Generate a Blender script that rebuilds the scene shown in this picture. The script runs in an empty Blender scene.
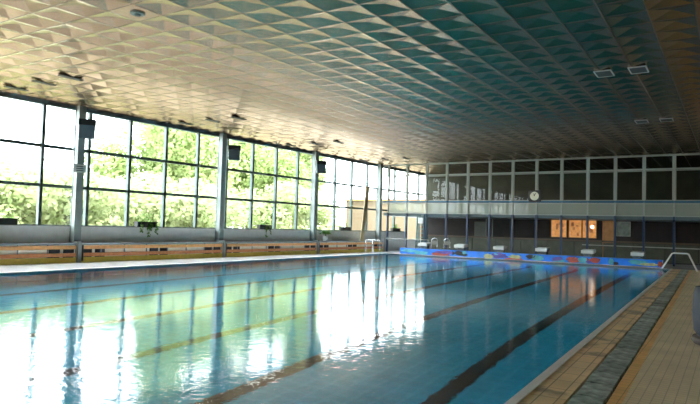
import bpy, bmesh, math, random
from mathutils import Vector, Matrix
random.seed(7)
sc = bpy.context.scene
C = sc.collection
R = math.radians

# ------------------------------------------------------------------ camera
cam_d = bpy.data.cameras.new('camera')
cam_d.sensor_width = 36.0
cam_d.lens = 591.94 / 700 * 36
cam_d.clip_end = 600
cam = bpy.data.objects.new('camera', cam_d)
C.objects.link(cam)
yaw, pitch, roll = R(-32.905), R(2.38), R(1.587)
fw = Vector((math.sin(yaw)*math.cos(pitch), math.cos(yaw)*math.cos(pitch), math.sin(pitch)))
rt = Vector((math.cos(yaw), -math.sin(yaw), 0)); up = rt.cross(fw)
r2 = rt*math.cos(roll) + up*math.sin(roll); u2 = -rt*math.sin(roll) + up*math.cos(roll)
m = Matrix((r2, u2, -fw)).transposed().to_4x4(); m.translation = (0, 0, 1.755)
cam.matrix_world = m
sc.camera = cam

# ------------------------------------------------------------------ sky, sun, exposure
w = bpy.data.worlds.new('sky'); sc.world = w; w.use_nodes = True
bgn = w.node_tree.nodes['Background']
bgn.inputs[0].default_value = (0.86, 0.94, 1.0, 1); bgn.inputs[1].default_value = 10.0
sun_d = bpy.data.lights.new('sun', 'SUN'); sun_d.energy = 7.0; sun_d.angle = R(1.0); sun_d.color = (1, .93, .80)
sun = bpy.data.objects.new('sun', sun_d); C.objects.link(sun)
sun.rotation_euler = Vector((-0.75, 0.35, -0.8)).to_track_quat('-Z', 'Y').to_euler()
sc.view_settings.view_transform = 'Standard'
sc.view_settings.look = 'None'
sc.view_settings.gamma = 1.0
sc.view_settings.use_curve_mapping = False
sc.view_settings.exposure = 0.75
cy = sc.cycles
cy.use_denoising = True
cy.max_bounces = 10; cy.diffuse_bounces = 5; cy.glossy_bounces = 5; cy.transmission_bounces = 8; cy.transparent_max_bounces = 16
cy.caustics_refractive = True; cy.caustics_reflective = True
cy.blur_glossy = 0.3
cy.sample_clamp_indirect = 12

# ------------------------------------------------------------------ materials
def mat(name, col, rough=.6, metal=0, spec=.5, vary=0, scale=4, bump=0, bscale=30, emit=None, objrand=0):
    ma = bpy.data.materials.new(name); ma.use_nodes = True
    nt = ma.node_tree; b = nt.nodes['Principled BSDF']
    b.inputs['Base Color'].default_value = (*col, 1); b.inputs['Roughness'].default_value = rough
    b.inputs['Metallic'].default_value = metal; b.inputs['Specular IOR Level'].default_value = spec
    tc = nt.nodes.new('ShaderNodeTexCoord')
    if vary:
        n = nt.nodes.new('ShaderNodeTexNoise'); n.inputs['Scale'].default_value = scale; n.inputs['Detail'].default_value = 5
        nt.links.new(tc.outputs['Object'], n.inputs['Vector'])
        r = nt.nodes.new('ShaderNodeMapRange'); r.inputs[1].default_value = .3; r.inputs[2].default_value = .7
        r.inputs[3].default_value = 1-vary; r.inputs[4].default_value = 1+vary
        nt.links.new(n.outputs[0], r.inputs[0])
        h = nt.nodes.new('ShaderNodeHueSaturation'); h.inputs['Color'].default_value = (*col, 1)
        nt.links.new(r.outputs[0], h.inputs['Value'])
        if objrand:
            oi = nt.nodes.new('ShaderNodeObjectInfo'); rr = nt.nodes.new('ShaderNodeMapRange')
            rr.inputs[3].default_value = 1-objrand; rr.inputs[4].default_value = 1+objrand
            nt.links.new(oi.outputs['Random'], rr.inputs[0])
            mu = nt.nodes.new('ShaderNodeMath'); mu.operation = 'MULTIPLY'
            nt.links.new(r.outputs[0], mu.inputs[0]); nt.links.new(rr.outputs[0], mu.inputs[1])
            nt.links.new(mu.outputs[0], h.inputs['Value'])
        nt.links.new(h.outputs[0], b.inputs['Base Color'])
    if bump:
        n2 = nt.nodes.new('ShaderNodeTexNoise'); n2.inputs['Scale'].default_value = bscale
        nt.links.new(tc.outputs['Object'], n2.inputs['Vector'])
        bp = nt.nodes.new('ShaderNodeBump'); bp.inputs['Strength'].default_value = bump; bp.inputs['Distance'].default_value = .01
        nt.links.new(n2.outputs[0], bp.inputs['Height']); nt.links.new(bp.outputs[0], b.inputs['Normal'])
    if emit:
        b.inputs['Emission Color'].default_value = (*emit[0], 1); b.inputs['Emission Strength'].default_value = emit[1]
    return ma

def tile_mat(name, c1, c2, grout, w, h, rough, gap=.006, vary=.1, rot=0, spec=.5, blotch=0, blotch_col=(0, 0, 0)):
    ma = bpy.data.materials.new(name); ma.use_nodes = True
    nt = ma.node_tree; b = nt.nodes['Principled BSDF']; b.inputs['Roughness'].default_value = rough
    b.inputs['Specular IOR Level'].default_value = spec
    tc = nt.nodes.new('ShaderNodeTexCoord'); mp = nt.nodes.new('ShaderNodeMapping')
    mp.inputs['Rotation'].default_value = (0, 0, rot)
    br = nt.nodes.new('ShaderNodeTexBrick'); br.offset = 0; br.squash = 1
    br.inputs['Scale'].default_value = 1; br.inputs['Mortar Size'].default_value = gap
    br.inputs['Brick Width'].default_value = w; br.inputs['Row Height'].default_value = h
    br.inputs['Mortar Smooth'].default_value = .3
    br.inputs['Color1'].default_value = (*c1, 1); br.inputs['Color2'].default_value = (*c2, 1); br.inputs['Mortar'].default_value = (*grout, 1)
    nt.links.new(tc.outputs['Object'], mp.inputs[0]); nt.links.new(mp.outputs[0], br.inputs['Vector'])
    n = nt.nodes.new('ShaderNodeTexNoise'); n.inputs['Scale'].default_value = 1.3; n.inputs['Detail'].default_value = 6
    nt.links.new(tc.outputs['Object'], n.inputs['Vector'])
    r = nt.nodes.new('ShaderNodeMapRange'); r.inputs[1].default_value = .3; r.inputs[2].default_value = .7
    r.inputs[3].default_value = 1-vary; r.inputs[4].default_value = 1+vary
    nt.links.new(n.outputs[0], r.inputs[0])
    hs = nt.nodes.new('ShaderNodeHueSaturation'); nt.links.new(br.outputs['Color'], hs.inputs['Color']); nt.links.new(r.outputs[0], hs.inputs['Value'])
    out = hs.outputs[0]
    if blotch:
        n3 = nt.nodes.new('ShaderNodeTexNoise'); n3.inputs['Scale'].default_value = 1.7; n3.inputs['Detail'].default_value = 8
        nt.links.new(mp.outputs[0], n3.inputs['Vector'])
        r3 = nt.nodes.new('ShaderNodeMapRange'); r3.inputs[1].default_value = .54; r3.inputs[2].default_value = .62; r3.inputs[4].default_value = blotch
        nt.links.new(n3.outputs[0], r3.inputs[0])
        mx = nt.nodes.new('ShaderNodeMixRGB'); mx.inputs[2].default_value = (*blotch_col, 1)
        nt.links.new(r3.outputs[0], mx.inputs[0]); nt.links.new(out, mx.inputs[1]); out = mx.outputs[0]
    nt.links.new(out, b.inputs['Base Color'])
    return ma

def glass_mat(name, tint=(1, 1, 1), refl=1.0, rough=0.0, ior=1.5, painted_refl=0, painted_refl_col=(.5, .5, .5)):
    ma = bpy.data.materials.new(name); ma.use_nodes = True; nt = ma.node_tree; nt.nodes.clear()
    o = nt.nodes.new('ShaderNodeOutputMaterial'); t = nt.nodes.new('ShaderNodeBsdfTransparent'); t.inputs[0].default_value = (*tint, 1)
    g = nt.nodes.new('ShaderNodeBsdfGlossy'); g.inputs['Roughness'].default_value = rough; g.inputs[0].default_value = (refl, refl, refl, 1)
    ge = nt.nodes.new('ShaderNodeNewGeometry'); dt = nt.nodes.new('ShaderNodeVectorMath'); dt.operation = 'DOT_PRODUCT'
    nt.links.new(ge.outputs['Normal'], dt.inputs[0]); nt.links.new(ge.outputs['Incoming'], dt.inputs[1])
    def mth(op, a, b=None):
        n = nt.nodes.new('ShaderNodeMath'); n.operation = op
        for i, v in enumerate((a, b)):
            if v is None: continue
            if isinstance(v, (int, float)): n.inputs[i].default_value = v
            else: nt.links.new(v, n.inputs[i])
        return n.outputs[0]
    f0 = ((ior-1)/(ior+1))**2 * 1.3
    c1 = mth('SUBTRACT', 1.0, mth('ABSOLUTE', dt.outputs['Value']))
    fr = mth('ADD', mth('MULTIPLY', mth('POWER', c1, 5.0), 1-f0), f0)
    x = nt.nodes.new('ShaderNodeMixShader'); nt.links.new(fr, x.inputs[0])
    last = t.outputs[0]
    if painted_refl:
        d = nt.nodes.new('ShaderNodeBsdfDiffuse'); d.inputs[0].default_value = (*painted_refl_col, 1)
        x2 = nt.nodes.new('ShaderNodeMixShader'); x2.inputs[0].default_value = painted_refl
        nt.links.new(t.outputs[0], x2.inputs[1]); nt.links.new(d.outputs[0], x2.inputs[2]); last = x2.outputs[0]
    nt.links.new(last, x.inputs[1]); nt.links.new(g.outputs[0], x.inputs[2]); nt.links.new(x.outputs[0], o.inputs[0])
    return ma

def water_mat():
    ma = bpy.data.materials.new('pool_water'); ma.use_nodes = True; nt = ma.node_tree; nt.nodes.clear()
    o = nt.nodes.new('ShaderNodeOutputMaterial')
    g = nt.nodes.new('ShaderNodeBsdfGlass'); g.inputs['IOR'].default_value = 1.333; g.inputs['Roughness'].default_value = 0
    g.inputs[0].default_value = (.97, 1, 1, 1)
    tc = nt.nodes.new('ShaderNodeTexCoord')
    hs = []
    for sx, sy, s, a in ((1, 1, 3.2, 1.0), (1, 1, 10.0, .8)):
        mp = nt.nodes.new('ShaderNodeMapping'); mp.inputs['Scale'].default_value = (sx, sy, 1)
        n = nt.nodes.new('ShaderNodeTexNoise'); n.inputs['Scale'].default_value = s; n.inputs['Detail'].default_value = 3; n.inputs['Roughness'].default_value = .5
        nt.links.new(tc.outputs['Object'], mp.inputs[0]); nt.links.new(mp.outputs[0], n.inputs['Vector'])
        mu = nt.nodes.new('ShaderNodeMath'); mu.operation = 'MULTIPLY'; mu.inputs[1].default_value = a
        nt.links.new(n.outputs[0], mu.inputs[0]); hs.append(mu)
    ad = nt.nodes.new('ShaderNodeMath'); nt.links.new(hs[0].outputs[0], ad.inputs[0]); nt.links.new(hs[1].outputs[0], ad.inputs[1])
    bp = nt.nodes.new('ShaderNodeBump'); bp.inputs['Strength'].default_value = 1.0; bp.inputs['Distance'].default_value = WAVE
    nt.links.new(ad.outputs[0], bp.inputs['Height']); nt.links.new(bp.outputs[0], g.inputs['Normal'])
    nt.links.new(g.outputs[0], o.inputs[0])
    return ma
WAVE = .0030

def leaf_mat(name, c1, c2):
    ma = bpy.data.materials.new(name); ma.use_nodes = True; nt = ma.node_tree; b = nt.nodes['Principled BSDF']
    b.inputs['Roughness'].default_value = .6; b.inputs['Specular IOR Level'].default_value = .2
    tc = nt.nodes.new('ShaderNodeTexCoord'); n = nt.nodes.new('ShaderNodeTexNoise'); n.inputs['Scale'].default_value = 1.1; n.inputs['Detail'].default_value = 4
    nt.links.new(tc.outputs['Object'], n.inputs['Vector'])
    cr = nt.nodes.new('ShaderNodeValToRGB'); cr.color_ramp.elements[0].position = .35; cr.color_ramp.elements[1].position = .65
    cr.color_ramp.elements[0].color = (*c1, 1); cr.color_ramp.elements[1].color = (*c2, 1)
    nt.links.new(n.outputs[0], cr.inputs[0]); nt.links.new(cr.outputs[0], b.inputs['Base Color'])
    tr = nt.nodes.new('ShaderNodeBsdfTranslucent'); nt.links.new(cr.outputs[0], tr.inputs[0])
    mx = nt.nodes.new('ShaderNodeMixShader'); mx.inputs[0].default_value = .5
    nt.links.new(b.outputs[0], mx.inputs[1]); nt.links.new(tr.outputs[0], mx.inputs[2])
    nt.links.new(mx.outputs[0], nt.nodes['Material Output'].inputs[0])
    return ma

M = dict(
 steel=mat('grey_blue_paint', (.27, .31, .29), .5, vary=.08),
 mullion=mat('dark_aluminium', (.07, .11, .10), .45, vary=.08),
 header=mat('dark_header', (.10, .14, .15), .5),
 parapet=mat('pale_plaster', (.72, .70, .66), .7, vary=.06, bump=.2),
 wall=mat('grey_plaster', (.45, .42, .38), .8, vary=.08, bump=.2),
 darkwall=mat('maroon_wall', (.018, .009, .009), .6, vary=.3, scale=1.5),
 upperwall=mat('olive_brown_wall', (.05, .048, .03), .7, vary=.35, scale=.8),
 roof=mat('unseen_roof', (.3, .3, .3), .9),
 seam=mat('brown_seam', (.16, .10, .07), .6),
 coping=mat('white_coping', (.85, .83, .78), .35, vary=.06),
 benchtop=mat('blue_grey_laminate', (.32, .38, .42), .3, vary=.1),
 orange=mat('varnished_orange_wood', (.88, .45, .17), .4, vary=.15, scale=9),
 redwood=mat('red_brown_wood', (.75, .30, .12), .4, vary=.15, scale=9),
 cream=mat('cream_panel', (.88, .82, .66), .5, vary=.06),
 yellow=mat('ochre_plinth', (.75, .60, .10), .5, vary=.12),
 black=mat('black_plastic', (.012, .012, .014), .4),
 blackwood=mat('black_trough', (.02, .02, .018), .5, vary=.2),
 bluepost=mat('deep_blue_paint', (.015, .04, .10), .35),
 bluerail=mat('blue_rail_paint', (.03, .13, .22), .4),
 frame=mat('pale_window_frame', (.36, .37, .32), .5, vary=.05),
 white=mat('white_paint', (.75, .75, .72), .4, vary=.04),
 chrome=mat('polished_steel', (.7, .7, .72), .25, metal=1),
 slab=mat('worn_grey_stone', (.36, .41, .37), .45, vary=.7, scale=7, bump=.4, objrand=.45),
 gap=mat('dark_channel', (.02, .018, .015), .8),
 blue=mat('mural_blue', (.015, .22, .85), .4, vary=.25, scale=2),
 cyan=mat('mural_cyan', (.10, .45, .55), .4, vary=.3, scale=3),
 red=mat('mural_red', (.45, .07, .04), .5, vary=.3, scale=5),
 paleyellow=mat('mural_pale_yellow', (.55, .55, .25), .5, vary=.3, scale=5),
 violet=mat('mural_violet', (.12, .08, .35), .5, vary=.3, scale=5),
 poolline=mat('black_mosaic', (.006, .006, .008), .5),
 wood=mat('pale_timber', (.45, .36, .20), .5, vary=.15, scale=6),
 brownrail=mat('brown_rail', (.09, .06, .035), .5),
 olive=mat('olive_panel', (.06, .065, .04), .5, vary=.25, scale=2),
 greydoor=mat('grey_door', (.16, .16, .14), .5, vary=.1),
 doorwood=mat('glowing_door_wood', (.35, .17, .06), .5, vary=.2, emit=((1, .5, .15), .05)),  # faint emission puts a warm glow into the wood itself
 amber=mat('lit_amber_panel', (.6, .3, .1), .5, vary=.3, scale=5, emit=((1, .42, .12), .30)),
 lamp=mat('lamp_glow', (1, 1, .9), .5, emit=((1, .95, .8), 3.0)),
 teal=mat('teal_paint', (.03, .10, .10), .4),
 louvre=mat('dark_louvre', (.015, .017, .02), .4),
 lens=mat('grey_lens', (.10, .14, .17), .2),
 tub=mat('slate_blue_plastic', (.02, .028, .045), .65, vary=.1),
 tubshade=mat('brown_base_shadow', (.06, .045, .035), .6),
 grass=mat('grass', (.16, .17, .09), .9, vary=.25, scale=.8),
 bounce_paving=mat('pale_bounce_paving', (.30, .28, .24), .9, vary=.1, scale=2),
 building=mat('beige_render', (.15, .11, .07), .8, vary=.05),
 bark=mat('bark', (.12, .09, .06), .9, vary=.2),
 leafA=leaf_mat('light_leaves', (.21, .29, .10), (.38, .43, .20)),
 leafB=leaf_mat('deep_leaves', (.16, .24, .07), (.34, .40, .17)),
 leafC=leaf_mat('pale_leaves', (.28, .35, .15), (.42, .45, .26)),
 plant=leaf_mat('house_plant', (.06, .16, .03), (.20, .34, .08)),
 pane=glass_mat('window_glass', (.96, .98, .97)),
 gpane=glass_mat('gallery_glass', (.72, .74, .68), .40, ior=1.5),
 bpane=glass_mat('balustrade_glass', (.70, .72, .62), .40, ior=1.5, painted_refl=.5, painted_refl_col=(.62, .66, .54)),  # pale diffuse share paints the cream reflection into these panes
 beige=tile_mat('cream_floor_tiles', (.85, .71, .48), (.80, .66, .44), (.55, .46, .30), .10, .10, .45, .006, .12),
 band=tile_mat('tan_edge_tiles', (.92, .68, .40), (.84, .60, .33), (.42, .27, .13), .19, .40, .4, .008, .15, rot=R(-1.55), blotch=.6, blotch_col=(.12, .07, .04)),
 orow=tile_mat('orange_border_tiles', (.92, .55, .20), (.84, .48, .16), (.45, .27, .1), .14, .14, .4, .005, .15),
 deck=tile_mat('wet_pale_tiles', (.86, .88, .92), (.84, .86, .90), (.7, .72, .75), .2, .2, .12, .006, .08),
 pool=tile_mat('turquoise_mosaic', (.003, .43, .64), (.004, .46, .68), (.02, .54, .76), .30, .30, .5, .022, .08),
 ceil=mat('brushed_ceiling_metal', (.42, .28, .165), .27, metal=1.0, vary=.06, scale=1.2),
 water=water_mat(),
)

# ------------------------------------------------------------------ helpers
def bx(bm, x0, x1, y0, y1, z0, z1, f=None):
    """axis box, f(x, y) -> (x, y) optional shear"""
    vs = []
    for z in (z0, z1):
        for x, y in ((x0, y0), (x1, y0), (x1, y1), (x0, y1)):
            if f: X, Y = f(x, y)
            else: X, Y = x, y
            vs.append(bm.verts.new((X, Y, z)))
    for q in ((0, 3, 2, 1), (4, 5, 6, 7), (0, 1, 5, 4), (1, 2, 6, 5), (2, 3, 7, 6), (3, 0, 4, 7)):
        bm.faces.new([vs[i] for i in q])
    return vs
def tube(bm, pts, r, n=8, cap=True):
    rings = []
    pts = [Vector(p) for p in pts]
    for i, p in enumerate(pts):
        d = (pts[min(i+1, len(pts)-1)] - pts[max(i-1, 0)]).normalized()
        a = d.cross(Vector((0, 0, 1)))
        if a.length < .1: a = d.cross(Vector((1, 0, 0)))
        a.normalize(); b = d.cross(a)
        rr = r[i] if isinstance(r, (list, tuple)) else r
        rings.append([bm.verts.new(p + a*rr*math.cos(t*2*math.pi/n) + b*rr*math.sin(t*2*math.pi/n)) for t in range(n)])
    for A, B in zip(rings, rings[1:]):
        for t in range(n):
            bm.faces.new((A[t], A[(t+1) % n], B[(t+1) % n], B[t]))
    if cap:
        bm.faces.new(rings[0][::-1]); bm.faces.new(rings[-1])
def lathe(bm, prof, n=32, c=(0, 0)):
    rings = [[bm.verts.new((c[0]+r*math.cos(t*2*math.pi/n), c[1]+r*math.sin(t*2*math.pi/n), z)) for t in range(n)] for r, z in prof]
    for A, B in zip(rings, rings[1:]):
        for t in range(n):
            bm.faces.new((A[t], A[(t+1) % n], B[(t+1) % n], B[t]))
def obj(name, bm, m, parent=None, smooth=False, bevel=0):
    bmesh.ops.recalc_face_normals(bm, faces=bm.faces)
    me = bpy.data.meshes.new(name); bm.to_mesh(me); bm.free()
    for mm in (m if isinstance(m, (list, tuple)) else [m]): me.materials.append(mm)
    if smooth:
        for p in me.polygons: p.use_smooth = True
    o = bpy.data.objects.new(name, me); C.objects.link(o)
    if parent: o.parent = parent
    if bevel:
        b = o.modifiers.new('bevel', 'BEVEL'); b.width = bevel; b.segments = 2; b.limit_method = 'ANGLE'
    return o
def box(name, dims, m, parent=None, f=None, bevel=0):
    bm = bmesh.new(); bx(bm, *dims, f=f); return obj(name, bm, m, parent, bevel=bevel)
def struct(o): o['kind'] = 'structure'; return o
def tag(o, label, cat, group=None, kind=None):
    o['label'] = label; o['category'] = cat
    if group: o['group'] = group
    if kind: o['kind'] = kind
    return o
def thing(name, label, cat, loc=(0, 0, 0), rz=0, group=None):
    o = bpy.data.objects.new(name, None); C.objects.link(o); o.location = loc; o.rotation_euler = (0, 0, rz)
    o.empty_display_size = .1
    return tag(o, label, cat, group)
def dup(root, loc, rz=None, label=None, group=None):
    r = root.copy(); C.objects.link(r); r.location = loc
    if rz is not None: r.rotation_euler = (0, 0, rz)
    if label: r['label'] = label
    if group: r['group'] = group
    for ch in list(root.children):
        c = ch.copy(); C.objects.link(c); c.parent = r
        for g in ch.children:
            d = g.copy(); C.objects.link(d); d.parent = c
    return r

PS = -.027                       # the pool sits a touch askew to the hall
def PF(x, y): return (x + PS*y, y)
PR, PL, PE, PN = -1.728, -18.35, 34.49, -5.0      # pool right, left, far and near edges (sheared frame)
def WX(y, off=0): return -22.7 + .03*y + off       # window wall line
def WF(x, y): return (WX(y, x), y)
ZC, G, BACK = 6.30, 37.5, 45.0
XR, YN = 6.0, -9.0
BAY, Y0 = 7.70, 14.24
YF = .05                                           # deck level

# ------------------------------------------------------------------ floor, pool
bm = bmesh.new()
def quad(bm, pts): return bm.faces.new([bm.verts.new(p) for p in pts])
o = PR + .97
bx(bm, o, XR+.3, YN, PE, -.25, YF, f=lambda x, y: (x + PS*y if x < 3 else x, y))
struct(obj('floor', bm, M['beige']))
bm = bmesh.new()
bx(bm, -24.5, XR+.3, PE, BACK+.3, -.25, YF-.002)
bx(bm, -24.5, XR+.3, YN-.3, PN, -.25, YF-.002)
obj_f = struct(obj('floor_ends', bm, M['deck'])); obj_f.name = 'floor'
bm = bmesh.new()
bx(bm, -24.5, PL, PN, PE, -.25, YF, f=lambda x, y: (x + PS*y if x > -20 else x, y))
struct(obj('floor', bm, M['deck']))
tn = [0]
def trim(bm, m, **k):
    tn[0] += 1
    return struct(obj('trim_%d' % tn[0], bm, m, **k))
def strip(a, b, z0, z1, m, y0=PN, y1=PE):
    bm = bmesh.new(); bx(bm, PR+a, PR+b, y0, y1, z0, z1, f=PF); return trim(bm, m)
strip(0, .10, -.25, YF+.01, M['coping'])
strip(.10, .48, -.25, YF, M['band'])
strip(.48, .84, -.25, -.02, M['gap'])
strip(.84, .97, -.25, YF, M['orow'])
bm = bmesh.new(); bx(bm, PL-.18, PL, PN, PE, -.3, YF+.012, f=PF); trim(bm, M['coping'])
# pool basin
bm = bmesh.new()
D = 2.25
P = lambda x, y, z: (*PF(x, y), z)
quad(bm, [P(PL, PN, -D), P(PR, PN, -D), P(PR, PE, -D), P(PL, PE, -D)])
quad(bm, [P(PL, PN, -D), P(PL, PE, -D), P(PL, PE, YF-.01), P(PL, PN, YF-.01)])
quad(bm, [P(PR, PN, -D), P(PR, PE, -D), P(PR, PE, YF-.01), P(PR, PN, YF-.01)])
quad(bm, [P(PL, PE, -D), P(PR, PE, -D), P(PR, PE, YF-.01), P(PL, PE, YF-.01)])
quad(bm, [P(PL, PN, -D), P(PR, PN, -D), P(PR, PN, YF-.01), P(PL, PN, YF-.01)])
basin = struct(obj('floor', bm, M['pool']))
lx = PR - 1.552
for k in range(6):
    bm = bmesh.new(); x = lx - 2.5*k
    bx(bm, x-.15, x+.15, PN+2, PE-2.0, -D+.002, -D+.012, f=PF)
    bx(bm, x-.5, x+.5, PE-2.3, PE-2.0, -D+.003, -D+.0125, f=PF)
    trim(bm, M['poolline'])
bm = bmesh.new()
quad(bm, [P(PL, PN, 0), P(PR, PN, 0), P(PR, PE, 0), P(PL, PE, 0)])
wt = obj('pool_water', bm, M['water'])
tag(wt, 'clear turquoise water rippling in the big swimming pool', 'water', kind='stuff')

# drain covers along the right edge
bm = bmesh.new(); bx(bm, -.155, .155, -.30, .30, -.045, 0)
bmesh.ops.bevel(bm, geom=bm.edges[:], offset=.006, segments=1, affect='EDGES')
slab0 = obj('drain_slab', bm, M['slab'])
SL = 'grey stone slab, one of the row covering the drain channel along the right pool edge'
tag(slab0, SL, 'drain cover', 'slabs covering the drain channel')
y = 3.2; first = True
while y < PE-.4:
    s = slab0 if first else slab0.copy()
    if not first: C.objects.link(s)
    first = False
    x, _ = PF(PR+.66, y)
    s.location = (x + random.uniform(-.006, .006), y, YF+.004+random.uniform(-.006, .004))
    s.rotation_euler = (random.uniform(-.012, .012), random.uniform(-.02, .02), .027+random.uniform(-.012, .012))
    y += .63

# ------------------------------------------------------------------ ceiling of recessed pyramids
bm = bmesh.new()
px_, py_ = .83, .77; g = .012; hgt = .07
ax, ay = -7.27, 10.83
ix0 = math.floor((-23.2-ax)/px_); ix1 = math.ceil((XR+.2-ax)/px_)
iy0 = math.floor((YN-.2-ay)/py_); iy1 = math.ceil((BACK+.2-ay)/py_)
flat = {(int(math.floor((-10.75-ax)/px_)), int(math.floor((8.2-ay)/py_)))}
for i in range(ix0, ix1):
    for j in range(iy0, iy1):
        x0, x1, y0, y1 = ax+i*px_, ax+(i+1)*px_, ay+j*py_, ay+(j+1)*py_
        O = [bm.verts.new((x, y, ZC)) for x, y in ((x0, y0), (x1, y0), (x1, y1), (x0, y1))]
        I = [bm.verts.new((x, y, ZC)) for x, y in ((x0+g, y0+g), (x1-g, y0+g), (x1-g, y1-g), (x0+g, y1-g))]
        for k in range(4):
            f_ = bm.faces.new((O[k], O[(k+1) % 4], I[(k+1) % 4], I[k])); f_.material_index = 1
        if (i, j) in flat:
            bm.faces.new(I)
        else:
            a = bm.verts.new(((x0+x1)/2, (y0+y1)/2, ZC+hgt))
            for k in range(4): bm.faces.new((I[k], I[(k+1) % 4], a))
dead = [f_ for f_ in bm.faces if max(v.co.x - WX(v.co.y, -.2) for v in f_.verts) < 0]
bmesh.ops.delete(bm, geom=dead, context='FACES')
for v in bm.verts: v.co.x = max(v.co.x, WX(v.co.y, -.2))
bmesh.ops.remove_doubles(bm, verts=bm.verts, dist=.0005)
for f_ in bm.faces: f_.smooth = False
ceiling = struct(obj('ceiling', bm, [M['ceil'], M['seam']]))
bm = bmesh.new(); bx(bm, -23.6, XR+.5, YN-.5, BACK+.5, ZC+.14, ZC+.5, f=lambda x, y: (WX(y, -.35) if x < -20 else x, y)); trim(bm, M['roof'])  # unseen roof slab, added to block light from above

# ------------------------------------------------------------------ walls
bm = bmesh.new(); bx(bm, XR, XR+.3, YN, BACK, -.2, ZC+.2); struct(obj('wall_right', bm, M['wall']))
bm = bmesh.new(); bx(bm, -24.3, XR+.3, YN-.3, YN, -.2, ZC+.2); struct(obj('wall_near', bm, M['wall']))
bm = bmesh.new()
bx(bm, WX(BACK)-.1, XR+.3, BACK, BACK+.3, -.2, 2.9)
bx(bm, WX(BACK)-.1, XR+.3, BACK, BACK+.3, 2.9, ZC+.2)
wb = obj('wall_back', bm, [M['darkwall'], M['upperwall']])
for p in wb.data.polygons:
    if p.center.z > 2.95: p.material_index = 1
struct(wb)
YW1 = 41.2                                         # beyond this the glazing runs lower
bm = bmesh.new()
bx(bm, -.25, .0, YN, YW1, -.2, 1.45, f=WF)
bx(bm, -.25, .0, YW1, BACK, -.2, .9, f=WF)
struct(obj('wall_left', bm, M['parapet']))
bm = bmesh.new()
bx(bm, -.27, .03, YN, YW1, 1.45, 1.475, f=WF)
trim(bm, M['frame'])
bm = bmesh.new(); bx(bm, -.2, .04, YN, BACK, 6.15, 6.32, f=WF); trim(bm, M['header'])

# windows, one per bay
ks = list(range(-3, 5))
for n_, k in enumerate(range(-3, 4)):
    ya = Y0 + (k-0)*BAY; yb = ya + BAY
    yb = min(yb, BACK)
    bm = bmesh.new()
    for q in range(5):
        ym = ya + .33 + q*BAY/4
        if q == 4: continue
        if ym > BACK: continue
        low = .9 if ym > YW1 else 1.475
        bx(bm, -.19, -.03, ym-.06, ym+.06, low, 6.15, f=WF)
    for z in (3.03, 4.56):
        bx(bm, -.17, -.05, ya, yb, z-.06, z+.06, f=WF)
    low = 1.475 if k < 3 else .9
    bx(bm, -.18, -.07, ya, yb if k < 3 else YW1, 1.475, 1.51, f=WF)
    wf = struct(obj('window_%d' % (n_+1), bm, M['mullion']))
    bm = bmesh.new()
    quad(bm, [(WX(ya, -.125), ya, 1.45), (WX(yb, -.125), yb, 1.45), (WX(yb, -.125), yb, 6.15), (WX(ya, -.125), ya, 6.15)])
    if k == 3:
        quad(bm, [(WX(YW1, -.125), YW1, .9), (WX(yb, -.125), yb, .9), (WX(yb, -.125), yb, 1.45), (WX(YW1, -.125), YW1, 1.45)])
    obj('pane', bm, M['pane'], wf)

# steel columns in front of the glazing
for k in range(-3, 4):
    ym = Y0 + k*BAY
    if k == 3: ym = Y0+3*BAY-.1
    bm = bmesh.new()
    ym -= .25
    bx(bm, .02, .05, ym-.15, ym+.15, 0, ZC, f=WF)
    bx(bm, .29, .32, ym-.15, ym+.15, 0, ZC, f=WF)
    bx(bm, .05, .29, ym-.13, ym+.13, 0, ZC, f=WF)
    c = trim(bm, M['steel'])
    bm = bmesh.new(); bx(bm, .0, .36, ym-.19, ym+.19, YF, YF+.03, f=WF); obj('base_plate', bm, M['steel'], c)

# ------------------------------------------------------------------ gallery screen at the far end
gm = 1.518; g0 = -20.95
xs = [g0 + gm*k for k in range(0, 18)]
gx0, gx1 = WX(G, .2), XR
bm = bmesh.new()
bx(bm, gx0, gx1, G-.04, G+.06, 5.45, 5.53)
bx(bm, gx0, gx1, G-.04, G+.06, 6.22, ZC+.02)
bx(bm, gx0, gx1, G-.04, G+.06, 3.50, 3.56)
bx(bm, gx0, gx1, G-.06, G+.08, 2.80, 2.86)
scr = struct(obj('window_8', bm, M['frame']))
for x in xs:
    bm = bmesh.new()
    bx(bm, x-.09, x+.09, G-.07, G+.07, 5.45, ZC)
    bx(bm, x-.045, x+.045, G-.06, G+.07, 2.8, 5.45)
    obj('mullion', bm, M['frame'], scr)
for a, b in zip([gx0]+xs, xs+[gx1]):
    if b-a < .5: continue
    bm = bmesh.new(); y0, y1 = G-.03, G+.03; t = .038; e = .06
    z0, z1 = 3.70, 5.42
    bx(bm, a+e, b-e, y0, y1, z1-t, z1); bx(bm, a+e, b-e, y0, y1, z0, z0+t)
    bx(bm, a+e, a+e+t, y0, y1, z0+t, z1-t); bx(bm, b-e-t, b-e, y0, y1, z0+t, z1-t)
    sa = obj('sash', bm, M['frame'], scr)
    bm = bmesh.new()
    quad(bm, [(a+e, G, 3.7), (b-e, G, 3.7), (b-e, G, 5.42), (a+e, G, 5.42)])
    quad(bm, [(a+.05, G, 5.53), (b-.05, G, 5.53), (b-.05, G, 6.22), (a+.05, G, 6.22)])
    obj('pane', bm, M['gpane'], sa)
    bm = bmesh.new(); quad(bm, [(a+.05, G-.02, 2.86), (b-.05, G-.02, 2.86), (b-.05, G-.02, 3.5), (a+.05, G-.02, 3.5)])
    obj('balustrade_pane', bm, M['bpane'], scr)
bm = bmesh.new(); bx(bm, gx0, gx1, G-.11, G+.0, 3.58, 3.68)
trim(bm, M['bluerail'])
for k, x in enumerate(xs):
    bm = bmesh.new(); s = .055
    bx(bm, x-s, x+s, G-.09, G+.03, YF-.002, 2.8)
    p = trim(bm, M['bluepost'])
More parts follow.
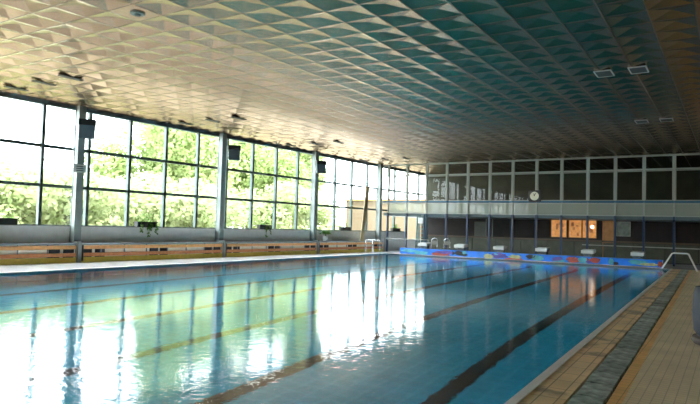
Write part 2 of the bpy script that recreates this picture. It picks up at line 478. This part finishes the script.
# gallery floor slab and the dark face of its edge
bm = bmesh.new(); bx(bm, gx0, XR, G+.10, BACK, 2.62, 2.84); trim(bm, M['header'])

# ------------------------------------------------------------------ radiator benches under the windows
def bench(ya, yb, label, first):
    L = yb-ya
    t = thing('slatted_bench', label, 'bench', (0, 0, 0), 0, 'slatted radiator benches under the windows')
    f = lambda x, y: (WX(y, x), y)
    X0, X1 = .04, .62
    def part(n, d, m, b=0): return box(n, d, m, t, f=f, bevel=b)
    part('top_board', (X0, X1+.02, ya, yb, .74, .79), M['benchtop'], .008)
    y = ya+.3
    while y < yb-.5:
        part('vent_slot', (.30, .40, y, y+.45, .788, .795), M['black']); y += .78
    part('slat', (X1-.04, X1, ya, yb, .57, .71), M['orange'], .006)
    part('slat', (X1-.04, X1, ya, yb, .28, .42), M['redwood'], .006)
    part('back_panel', (X0, X1-.09, ya, yb, .20, .74), M['cream'])
    part('plinth', (X0, X1+.01, ya, yb, YF, .25), M['yellow'], .006)
    y = ya + .9
    while y < yb-.4:
        part('bracket', (X1-.09, X1-.04, y-.015, y+.015, .25, .74), M['benchtop']); y += 1.1
    for c in (ya+.28, ya+.85, ya+L*.5-.27, ya+L*.5+.27, yb-.85, yb-.28):
        bm = bmesh.new()
        for s in range(4):
            y = c-.2+s*.11
            bx(bm, X1-.085, X1-.045, y, y+.07, .43, .56, f=f)
            bx(bm, X1-.085, X1-.03, y, y+.07, .25, .275, f=f)
        bx(bm, X1-.088, X1-.045, c-.2, c+.22, .42, .57, f=f)
        obj('grille', bm, M['black'], t)
    part('black_end_block', (X0+.02, X1+.015, ya+.002, ya+.10, .10, .73), M['black'])  # black block at the start of the bench, next to the post
names = {-1: 'slatted wooden bench running off the left edge of the photo, left of the signed column',
         0: 'slatted wooden bench between the signed column and the second column, below the vine planter',
         1: 'slatted wooden bench between the second and third columns, below the one-vine planter',
         2: 'slatted wooden bench below the last window bay, where the timber plank leans'}
for k in range(-1, 3):
    bench(Y0+k*BAY-.26, Y0+(k+1)*BAY-.46, names[k], False)
# pale blue downpipes in front of the columns
for k, lab in ((0, 'flat grey-blue post in front of the bench at the signed column'), (1, 'flat grey-blue post between two benches at the second column'), (2, 'flat grey-blue post at the third column, beside the white potted plant')):
    ym = Y0+k*BAY
    ym -= .36
    bm = bmesh.new(); bx(bm, .64, .70, ym-.08, ym+.08, YF, .86, f=WF); bx(bm, .36, .70, ym-.08, ym+.08, .82, .88, f=WF)
    o = tag(obj('bench_post', bm, M['steel']), lab, 'post')

# ------------------------------------------------------------------ column fixtures
def floodlight(ym, dy, sc_, label):
    z = 5.36
    t = thing('floodlight', label, 'floodlight', (WX(ym, .56), ym+dy, z), R(-38))
    t.scale = (1.2, 1.2, 1.2)
    bm = bmesh.new()
    vs = bx(bm, -.02, .26, -.24, .24, -.34, .14)
    for v in vs:
        if v.co.z < 0: v.co.x = v.co.x*.9 + .10
    obj('housing', bm, M['lens'], t, bevel=.01)
    box('hood', (-.03, .30, -.26, .26, .10, .30), M['black'], t, bevel=.01)
    bm = bmesh.new(); tube(bm, [(-.30, .25, .05), (-.05, 0, .05), (-.05, -.02, .40), (.10, .50, .42)], .018, 8)
    obj('bracket', bm, M['mullion'], t)
floodlight(Y0, -.18, 1, 'square floodlight on the column with the white sign')
floodlight(Y0+BAY, .14, 1, 'black square floodlight hung beside the second column from the left')
floodlight(Y0+2*BAY, -.30, 1, 'square floodlight beside the third column, smallest of the floodlights')
t = thing('notice_sign', 'small white notice with dark lines on the leftmost full column', 'sign', (WX(Y0, .33), Y0-.30, 3.78))
box('board', (0, .02, -.28, .26, -.16, .16), M['white'], t)
bm = bmesh.new()
for z in (.08, .0, -.08): bx(bm, .02, .024, -.16, .16, z-.02, z+.015)
obj('lettering', bm, M['mullion'], t)

# ------------------------------------------------------------------ planters on the sill
def leaf(bm, c, d, L, W):
    d = Vector(d).normalized(); s = d.cross(Vector((random.uniform(-1, 1), random.uniform(-1, 1), random.uniform(-.3, 1)))).normalized()
    c = Vector(c); m_ = c + d*L*.5
    bm.faces.new([bm.verts.new(p) for p in (c, m_+s*W*.5, c+d*L+Vector((0, 0, -.15*L)), m_-s*W*.5)])
def planter(yc, L, label, vines, up_h=.35):
    t = thing('window_planter', label, 'planter', (WX(yc, -.02), yc, 1.476))
    bm = bmesh.new(); bx(bm, -.10, .14, -L/2, L/2, 0, .24); bmesh.ops.bevel(bm, geom=bm.edges[:], offset=.01, affect='EDGES')
    bx(bm, -.12, .16, -L/2-.02, L/2+.02, .215, .245)
    obj('trough', bm, M['blackwood'], t)
    bm = bmesh.new()
    for i in range(int(60*L)):
        y = random.gauss(0, .22)*L
        y = max(-L/2, min(L/2, y))
        hh = random.random()**1.6*up_h
        leaf(bm, (random.uniform(-.06, .1), y, .22+hh), (random.uniform(-1, 1), random.uniform(-1, 1), random.uniform(-.2, 1)), random.uniform(.09, .18), .06)
    for i in range(4):
        y = random.uniform(-.3, .3)*L
        tube(bm, [(0, y, .2), (random.uniform(-.05, .05), y+random.uniform(-.1, .1), .2+up_h)], .006, 5)
    obj('foliage', bm, M['plant'], t)
    if vines:
        bm = bmesh.new()
        for vy, vl in vines:
            pts = [(.12, vy, .24), (.20, vy+.01, .20), (.22, vy+.03, -.02), (.20, vy+.02, -vl)]
            tube(bm, pts, .006, 5)
            for i in range(int(16+vl*60)):
                s = random.random()
                leaf(bm, (.20, vy+random.uniform(-.07, .07), .18-s*(vl+.18)), (random.uniform(0, 1), random.uniform(-1, 1), random.uniform(-1, .1)), random.uniform(.07, .13), .07)
        obj('hanging_vines', bm, M['plant'], t)
planter(10.72, 2.1, 'long black planter on the sill at the left edge of the photo', [(.0, .2)])
planter(17.42, 1.05, 'black planter with three vines hanging over the parapet, behind the second bench', [(-.38, .22), (.02, .42), (.16, .12), (.42, .28)])
planter(25.20, 1.0, 'black planter with one vine in the middle of the third window bay', [(-.05, .42), (.25, .22)])
planter(33.0, 1.1, 'low black planter of pale leaves near the leaning timber plank', None, .3)
planter(39.7, 1.2, 'dark planter behind the gallery screen by the first blue post', None, .3)
# potted plant at the third column
yc = 30.3
t = thing('potted_palm', 'white pot with drooping pale green leaves at the foot of the third column', 'plant', (WX(yc, .44), yc, .795))
bm = bmesh.new(); lathe(bm, [(.0, 0), (.12, 0), (.17, .32), (.155, .32), (.14, .28), (0, .28)], 20); obj('pot', bm, M['white'], t, smooth=True)
bm = bmesh.new()
for i in range(9):
    a = i*.7; r_ = .14+random.random()*.14
    p0, p1, p2 = Vector((0, 0, .28)), Vector((math.cos(a)*r_*.4, math.sin(a)*r_*.4, .85)), Vector((math.cos(a)*r_, math.sin(a)*r_, .55))
    pts = [p0.lerp(p1, s).lerp(p1.lerp(p2, s), s) for s in (0, .25, .5, .75, 1)]
    tube(bm, pts, .01, 5)
    for p in pts[2:]:
        for q in range(5): leaf(bm, p, (random.uniform(-1, 1), random.uniform(-1, 1), -.4), .2, .05)
obj('fronds', bm, M['plant'], t)
# leaning plank
bm = bmesh.new()
ya = 34.0
b0 = Vector((WX(ya, .75), ya-.05, .80)); b1 = Vector((WX(ya, .62), ya+.75, 4.5))
d = (b1-b0).normalized(); s = Vector((.25, 1, 0)).normalized(); n = d.cross(s).normalized(); s = n.cross(d)
vs = []
for p in (b0, b1):
    for a, b in ((-1, -1), (1, -1), (1, 1), (-1, 1)): vs.append(bm.verts.new(p + s*.16*a + n*.03*b))
for q in ((0, 3, 2, 1), (4, 5, 6, 7), (0, 1, 5, 4), (1, 2, 6, 5), (2, 3, 7, 6), (3, 0, 4, 7)): bm.faces.new([vs[i] for i in q])
tag(obj('timber_plank', bm, M['wood']), 'long pale timber plank leaning on the window wall near the far column', 'plank')

# ------------------------------------------------------------------ end wall with sea mural, starting blocks
MX0, MX1 = -18.3, -3.05
t = thing('mural_wall', 'raised pool end wall covered by a bright blue band of sea creatures', 'mural wall', (0, PE+.035, 0))
box('core', (MX0, MX1, .02, .45, YF, .45), M['coping'], t); box('edge_strip', (MX0, MX1, -.035, .02, -.02, .085), M['coping'], t)
bm = bmesh.new(); bx(bm, MX0-.02, MX1+.02, -.02, .02, .05, .462); bx(bm, MX0-.02, MX1+.02, .02, .47, .45, .462)
obj('blue_cover', bm, M['blue'], t)
def blob(name, xc, zc, rx, rz, m, seed, tail=0):
    rnd = random.Random(seed); bm = bmesh.new(); pts = []
    N = 18
    for i in range(N):
        a = i*2*math.pi/N; k = 1+rnd.uniform(-.25, .2)
        x = math.cos(a)*rx*k; z = math.sin(a)*rz*k
        pts.append((xc+x, -.026, max(.05, min(.455, zc+z))))
    c0 = bm.verts.new((xc, -.034, zc)); vs = [bm.verts.new(p) for p in pts]
    for i in range(N): bm.faces.new((c0, vs[i], vs[(i+1) % N]))
    if tail:
        q = [(xc+rx*.8*tail, -.03, zc), (xc+rx*1.5*tail, -.03, zc+rz*.9), (xc+rx*1.35*tail, -.03, zc), (xc+rx*1.5*tail, -.03, zc-rz*.9)]
        q = [(a, b, max(.05, min(.455, c))) for a, b, c in q]
        bm.faces.new([bm.verts.new(p) for p in q])
    obj(name, bm, m, t)
# x positions along the wall, real metres
for i, (nm, x, z, rx, rz, mt, tl) in enumerate([
    ('wave_patch', -17.6, .30, .6, .10, 'cyan', 0), ('wave_patch', -16.8, .20, .5, .12, 'cyan', 0),
    ('painted_fish', -15.55, .17, .50, .14, 'red', 1), ('coral_patch', -15.2, .30, .7, .12, 'violet', 0),
    ('painted_ray', -14.05, .28, .42, .16, 'black', -1), ('coral_patch', -13.9, .3, .2, .14, 'cyan', 0),
    ('coral_patch', -12.3, .20, .30, .16, 'paleyellow', 0), ('coral_patch', -11.7, .28, .55, .17, 'violet', 0), ('coral_patch', -11.8, .33, .25, .08, 'cyan', 0),
    ('coral_patch', -10.7, .24, .42, .13, 'paleyellow', 0), ('painted_fish', -10.8, .12, .6, .06, 'red', 0),
    ('painted_ray', -9.85, .30, .22, .13, 'black', 1), ('wave_patch', -9.4, .26, .35, .18, 'cyan', 0),
    ('coral_patch', -8.3, .22, .30, .17, 'violet', 0), ('coral_patch', -8.2, .14, .32, .08, 'cyan', 0),
    ('painted_fish', -7.45, .25, .32, .18, 'red', 0), ('coral_patch', -6.9, .26, .38, .16, 'cyan', 0), ('painted_ray', -6.7, .2, .2, .08, 'violet', 0),
    ('painted_fish', -6.3, .30, .30, .14, 'red', -1), ('wave_patch', -5.5, .26, .14, .18, 'cyan', 0), ('painted_ray', -5.25, .16, .12, .1, 'black', 0),
    ('wave_patch', -4.2, .3, .5, .12, 'cyan', 0), ('wave_patch', -3.7, .22, .55, .08, 'paleyellow', 0), ('painted_fish', -3.15, .25, .12, .16, 'red', 0)]):
    blob(nm, x, z, rx, rz, M[mt], i, tl)
t = None
def at_x(k): return PF(lx-2.5*k, PE)[0]
labs = ['white starting block nearest the right end of the blue mural', 'white starting block second from the right, below the glowing amber window',
        'white starting block third from the right, below the round clock', 'white starting block third from the left, right of the grey door',
        'white starting block second from the left, beside the metal chairs', 'white starting block nearest the left end, at the foot of the tall ladder']
for k in range(6):
    x = at_x(k)
    t = thing('starting_block', labs[k], 'starting block', (x, PE+.37, .462), .0, 'starting blocks on the far pool wall')
    bm = bmesh.new(); vs = bx(bm, -.33, .33, -.36, .32, .22, .40)
    for v in vs:
        if v.co.y < 0: v.co.z -= .05
    obj('platform', bm, M['white'], t, bevel=.015)
    bm = bmesh.new(); vs = bx(bm, -.24, .24, -.14, .16, 0, .22); obj('pedestal', bm, M['greydoor'], t, bevel=.01)
    bm = bmesh.new(); tube(bm, [(-.22, -.30, .16), (-.22, -.40, .10), (.22, -.40, .10), (.22, -.30, .16)], .018, 8); obj('grab_bar', bm, M['chrome'], t)

# ------------------------------------------------------------------ rails at the pool corners
def rail(name, pts, r, m, label, feet=None):
    bm = bmesh.new(); tube(bm, pts, r, 10); return tag(obj(name, bm, m, smooth=True), label, 'handrail')
rail('handrail', [(-3.02, 34.1, YF), (-2.58, 34.15, .84), (-2.50, 34.15, .87), (-1.92, 34.15, .87), (-1.84, 34.15, .84), (-1.42, 33.2, YF)], .04, M['white'], 'white tubular A-shaped handrail at the right end of the far pool edge')
def hoop(x, y, label):
    t = thing('ladder_handrail', label, 'handrail', (x, y, YF))
    for s in (0, 1):
        bm = bmesh.new(); dx = s*.50
        tube(bm, [(dx, 0, 0), (dx, 0, .82), (dx+.03, .04, .88), (dx+.50, .02, .88), (dx+.56, 0, .82), (dx+.58, 0, -.02)], .025, 8)
        obj('rail', bm, M['chrome'], t, smooth=True)
hoop(-20.15, 33.2, 'pair of chrome ladder handrails at the far left pool corner')
# long deck rail in front of the gallery
t = thing('deck_railing', 'thin pale railing running in front of the gallery posts at left', 'railing', (0, 36.6, YF))
bm = bmesh.new(); tube(bm, [(-20.7, 0, .95), (-17.3, 0, .95)], .022, 8); obj('top_rail', bm, M['frame'], t)
for x in (-20.7, -19.0, -17.3):
    bm = bmesh.new(); tube(bm, [(x, 0, 0), (x, 0, .95)], .02, 8); obj('post', bm, M['frame'], t)

# tall ladder stand with a white box
t = thing('ladder_stand', 'tall teal metal ladder carrying a white box, in front of the gallery', 'ladder', (-17.95, 36.9, YF))
for s in (-1, 1):
    for yy in (-.15, .2):
        bm = bmesh.new(); tube(bm, [(s*.33, yy*1.6, 0), (s*.24, yy, 2.7)], .04, 8); obj('upright', bm, M['teal'], t)
for i in range(9):
    z = .25+i*.28
    bm = bmesh.new(); w_ = .33-.09*z/2.7; bx(bm, -w_, w_, -.2, -.12, z, z+.05); obj('rung', bm, M['teal'], t)
box('white_box', (-.15, .22, -.30, -.05, 2.05, 2.45), M['white'], t)
# two metal chairs on the far deck
def chair(x, y, label):
    t = thing('metal_chair', label, 'chair', (x, y, YF))
    for s in (-1, 1):
        bm = bmesh.new(); tube(bm, [(s*.22, -.22, 0), (s*.22, -.2, .45)], .022, 8); obj('leg', bm, M['chrome'], t)
        bm = bmesh.new(); tube(bm, [(s*.22, .24, 0), (s*.22, .2, .45), (s*.22, .26, .95)], .022, 8); obj('leg', bm, M['chrome'], t)
    box('seat', (-.23, .23, -.22, .22, .44, .48), M['black'], t)
    box('backrest', (-.2, .2, .22, .26, .66, .92), M['greydoor'], t)
    bm = bmesh.new(); pts = [(-.22, .26, .95)]+[(.22*math.cos(a), .26, .95+.14*math.sin(a)) for a in [math.pi*(1-i/8) for i in range(9)]]
    tube(bm, pts, .022, 8); obj('top_hoop', bm, M['chrome'], t)
chair(-16.75, 36.2, 'metal chair with rounded back between the ladder and the next starting block')
chair(-15.9, 36.35, 'metal chair with rounded back directly behind the second starting block from left')

# ------------------------------------------------------------------ clock
t = thing('wall_clock', 'round cream-faced clock in a square black case on the gallery screen', 'clock', (-10.40, G-.14, 3.98))
box('case', (-.37, .37, -.10, .06, -.36, .36), M['black'], t, bevel=.02)
bm = bmesh.new(); N = 32
c0 = bm.verts.new((0, -.112, 0)); vs = [bm.verts.new((.27*math.cos(i*2*math.pi/N), -.108, .27*math.sin(i*2*math.pi/N))) for i in range(N)]
for i in range(N): bm.faces.new((c0, vs[i], vs[(i+1) % N]))
obj('clock_face', bm, M['cream'], t)
for a, L, wd in ((R(100), .16, .02), (R(65), .22, .014)):
    bm = bmesh.new(); vs = bx(bm, 0, L, -.118, -.114, -wd, wd)
    bmesh.ops.rotate(bm, verts=bm.verts, cent=(0, 0, 0), matrix=Matrix.Rotation(-a, 3, 'Y'))
    obj('clock_hand', bm, M['black'], t)

# ------------------------------------------------------------------ lower concourse behind the posts
BW = BACK
yb = 43.0
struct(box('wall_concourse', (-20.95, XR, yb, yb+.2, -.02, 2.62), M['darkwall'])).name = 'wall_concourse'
t = thing('low_partition', 'dark olive half-height partition with brown top rail behind the blue posts', 'partition', (0, 40.6, YF))
for a in range(14):
    x0 = -19.2+a*1.75
    box('panel', (x0+.02, x0+1.73, -.03, .03, .06, 1.13), M['olive'], t)
box('top_rail', (-19.3, XR-.2, -.06, .06, 1.15, 1.27), M['brownrail'], t)
box('lower_rail', (-8.2, XR-.2, -.10, -.06, .92, .98), M['frame'], t)
box('kick_rail', (-19.3, XR-.2, -.05, .05, 0, .06), M['black'], t)
t = thing('grey_door', 'plain grey door leaf standing against the maroon concourse wall', 'door', (-16.0, 42.90, YF))
box('leaf', (-.45, .45, -.03, .04, 0, 2.35), M['greydoor'], t); box('handle', (.30, .40, -.07, -.03, 1.0, 1.04), M['chrome'], t)
for i, (a, b, ml) in enumerate(((-10.75, -9.75, 1), (-9.55, -8.75, 1), (-8.65, -7.80, 1))):
    lab = ['left amber-lit window on the concourse wall', 'middle amber-lit window with stacked dark shapes', 'right amber-lit window with a small bright lamp'][i]
    t = thing('display_window', lab, 'window', ((a+b)/2, yb-.02, 2.05), 0, None)
    w_ = (b-a)/2
    box('lit_panel', (-w_, w_, -.02, 0, -.60, .58), M['amber'], t)
    bm = bmesh.new()
    bx(bm, -w_-.04, -w_, -.05, 0, -.64, .62); bx(bm, w_, w_+.04, -.05, 0, -.64, .62); bx(bm, -w_, w_, -.05, 0, .58, .62); bx(bm, -w_, w_, -.05, 0, -.64, -.60)
    obj('frame', bm, M['doorwood'], t)
    bm = bmesh.new()
    rn = random.Random(i)
    for q in range(5):
        x = rn.uniform(-w_*.8, w_*.6); z = rn.uniform(-.5, .3); bx(bm, x, x+.16, -.035, -.022, z, z+rn.uniform(.1, .3))
    obj('posters', bm, M['redwood'], t)
    if i == 2: box('lamp', (.10, .28, -.10, -.04, .05, .22), M['lamp'], t)
t = thing('wooden_door', 'warm brown wooden door between the amber windows and the small grey window', 'door', (-7.0, yb-.02, YF))
box('leaf', (-.33, .33, -.04, 0, 0, 2.60), M['doorwood'], t)
box('frame', (-.40, -.33, -.06, 0, 0, 2.62), M['redwood'], t); box('handle', (.2, .3, -.09, -.04, 1.05, 1.09), M['chrome'], t)
t = thing('small_window', 'small grey window right of the wooden door', 'window', (-6.1, yb-.02, 2.1))
box('glazing', (-.40, .40, -.02, 0, -.45, .45), mat('grey_glazing', (.16, .19, .16), .3, vary=.4, scale=4, emit=((.6, .7, .6), .03)), t)
bm = bmesh.new(); bx(bm, -.44, -.40, -.05, 0, -.49, .49); bx(bm, .40, .44, -.05, 0, -.49, .49); bx(bm, -.4, .4, -.05, 0, .45, .49); bx(bm, -.4, .4, -.05, 0, -.49, -.45)
obj('frame', bm, M['frame'], t)

for i, (x, lab) in enumerate(((-14.9, 'left one of two thin grey poles right of the grey door'), (-14.45, 'right one of two thin grey poles right of the grey door'))):
    bm = bmesh.new(); tube(bm, [(x, 41.2, YF), (x, 41.2, 2.62)], .04, 10); tube(bm, [(x, 41.2, YF), (x, 41.2, YF+.04)], .10, 12)
    tag(obj('steel_pole', bm, M['steel']), lab, 'pole')

# ------------------------------------------------------------------ ceiling fixtures
def clight(x, y, dark, label, group=None):
    t = thing('ceiling_light', label, 'ceiling light', (x, y, ZC), 0, group)
    a, b = (.11, .38) if dark else (.23, .35)
    bm = bmesh.new(); e = .03 if not dark else .012
    bx(bm, -a, a, -b, -b+e, -.03, -.001); bx(bm, -a, a, b-e, b, -.03, -.001); bx(bm, -a, -a+e, -b+e, b-e, -.03, -.001); bx(bm, a-e, a, -b+e, b-e, -.03, -.001)
    obj('frame', bm, M['louvre'] if dark else M['white'], t)
    box('diffuser', (-a+e, a-e, -b+e, b-e, -.02, -.002), M['louvre'], t)
    bm = bmesh.new()
    for q in range(3): bx(bm, -a+e, a-e, -b+.15+q*.16, -b+.165+q*.16, -.024, -.02)
    obj('louvre_blades', bm, M['header'], t)
for r_, (yy, place) in enumerate(((10.9, 'near the left photo edge'), (18.6, 'above the second window bay'), (26.3, 'above the third window bay'), (34.2, 'above the last window bay'))):
    for x, nm in ((-21.15, 'dark recessed ceiling light closest to the windows'), (-19.4, 'dark recessed ceiling light in the middle of three'), (-17.85, 'dark recessed ceiling light furthest from the windows')):
        clight(x, yy, True, '%s, %s' % (nm, place), 'dark recessed lights beside the window wall')
for yy, place in ((17.8, 'nearer'), (26.1, 'farther')):
    clight(-3.06, yy, False, 'white framed ceiling light, left one of the %s pair at right' % place, 'white framed lights over the right side')
    clight(-2.18, yy, False, 'white framed ceiling light, right one of the %s pair at right' % place, 'white framed lights over the right side')
t = thing('smoke_detector', 'small round grey detector on a flat ceiling tile at upper left', 'detector', (-10.95, 8.15, ZC))
bm = bmesh.new(); lathe(bm, [(.0, -.001), (.16, -.001), (.15, -.03), (0, -.03)], 24); obj('base', bm, M['frame'], t)
bm = bmesh.new(); lathe(bm, [(.07, -.03), (.06, -.06), (0, -.065)], 20); obj('sensor', bm, M['mullion'], t)

# ------------------------------------------------------------------ round tub at the right edge
t = thing('round_tub', 'slate blue round tub cut off by the right edge of the photo', 'tub', (-.10, 11.1, YF))
bm = bmesh.new(); lathe(bm, [(0, .10), (.36, .10), (.43, .22), (.45, .5), (.43, .80), (.40, .90), (.37, .90), (.36, .2), (0, .2)], 40); obj('body', bm, M['tub'], t, smooth=True)
bm = bmesh.new(); lathe(bm, [(0, 0), (.42, 0), (.46, .05), (.44, .12), (0, .12)], 40); obj('base_shadow_ring', bm, M['tubshade'], t, smooth=True)  # brown ring standing in for the dark shadow at the tub's base

# ------------------------------------------------------------------ outdoors
struct(box('ground', (-160, -24.0, -60, 170, -.5, -.3), M['grass'])).name = 'floor'  # unseen lawn, put in to bounce light up at the ceiling
bm = bmesh.new(); bx(bm, -31, -23.0, -40, 60, -.32, -.27); trim(bm, M['bounce_paving'])  # unseen strip added for neutral light bounce onto the ceiling
def crown(seed, rx, rz, h, n, ls, m):
    rnd = random.Random(seed); bm = bmesh.new()
    lobes = [(Vector((rnd.uniform(-.55, .55)*rx, rnd.uniform(-.55, .55)*rx, h+rnd.uniform(-.6, .6)*rz)), rnd.uniform(.35, .6)) for _ in range(11)]
    for i in range(n):
        c, s = rnd.choice(lobes)
        v = Vector((rnd.gauss(0, 1), rnd.gauss(0, 1), rnd.gauss(0, 1))).normalized()*rnd.uniform(.7, 1.05)
        p = c + Vector((v.x*rx*s, v.y*rx*s, v.z*rz*s))
        a = Vector((rnd.gauss(0, 1), rnd.gauss(0, 1), rnd.gauss(0, 1))).normalized(); b = a.cross(v).normalized()
        L = ls*rnd.uniform(.6, 1.3)
        bm.faces.new([bm.verts.new(q) for q in (p-a*L, p+b*L*.6, p+a*L, p-b*L*.6)])
    me = bpy.data.meshes.new('crown'); bm.to_mesh(me); bm.free(); me.materials.append(m); return me
def trunk(h):
    bm = bmesh.new(); tube(bm, [(0, 0, -.3), (.05, .05, h*.4), (-.1, .1, h*.75)], [.28, .2, .08], 8)
    for a in range(5):
        t_ = a*1.3; tube(bm, [(0, 0, h*.35+.2*a), (math.cos(t_)*1.2, math.sin(t_)*1.2, h*.55+.25*a)], [.1, .03], 6)
    me = bpy.data.meshes.new('trunk'); bm.to_mesh(me); bm.free(); me.materials.append(M['bark']); return me
protos = {
 'tallA': (crown(1, 3.9, 5.6, 6.2, 13000, .17, M['leafA']), trunk(7)),
 'tallB': (crown(2, 4.2, 5.4, 5.8, 13000, .18, M['leafB']), trunk(7)),
 'low': (crown(3, 3.2, 2.2, 2.4, 7000, .14, M['leafC']), trunk(3)),
}
def tree(kind, xpix, dist, s, label, rz=0):
    az = math.atan((xpix-350)/591.94) + R(-32.905)
    t = thing('garden_tree' if kind != 'low' else 'garden_bush', label, 'tree' if kind != 'low' else 'bush', (math.sin(az)*dist, math.cos(az)*dist, -.3), rz)
    t.scale = (s, s, s)
    for n_, me in zip(('crown', 'trunk'), protos[kind]):
        o_ = bpy.data.objects.new(n_, me); C.objects.link(o_); o_.parent = t
for a in [
    ('low', 8, 38, 1.3, 'pale bush outside, seen above the planter at the left photo edge', 0),
    ('low', 38, 46, 1.2, 'pale bush outside, behind the first window mullion from left', 1),
    ('low', 66, 40, 1.1, 'pale bush outside, just left of the signed column', 2),
    ('low', 104, 60, 1.1, 'hazy low bush outside, just right of the signed column', 3),
    ('tallB', 150, 60, 1.25, 'tall leafy tree outside above the planter with three vines', 0),
    ('tallA', 188, 54, 1.2, 'light green tree outside, left of the second column', 1),
    ('tallA', 218, 70, 1.35, 'tall tree outside, hidden partly by the second column', 2.2),
    ('tallB', 250, 66, 1.3, 'tall tree outside, below the second floodlight', 3),
    ('tallA', 285, 74, 1.45, 'light green tree outside, between the second and third columns', 4),
    ('low', 135, 44, 1.2, 'pale bush outside, under the tall tree above the vine planter', 4),
    ('low', 200, 42, 1.1, 'pale bush outside, at the foot of the tree left of the second column', 5),
    ('low', 268, 56, 1.3, 'pale bush outside, behind the planter with one vine', 2.5),
    ('low', 305, 60, 1.2, 'pale bush outside, just left of the third column', 1.5),
    ('tallA', 168, 84, 1.15, 'rounded tree outside, far behind the middle of the second window bay', 2.7),
    ('tallB', 122, 92, 1.0, 'hazy tree outside, right of the column with the sign', 5.1),
    ('tallB', 236, 90, 1.2, 'rounded tree outside, directly right of the second column', 1.2),
    ('tallA', 300, 96, 1.2, 'distant tree outside, left of the third column', 3.9)]:
    tree(*a)
# low beige building beyond the last bay
t = thing('garden_building', 'low beige building outside, behind the leaning plank and the far column', 'building', (-34.5, 64, -.3))
box('walls', (-7.5, 12, 0, 6, 0, 5.4), M['building'], t)
box('roof', (-7.8, 12.3, -.3, 6.3, 5.4, 5.6), M['redwood'], t)
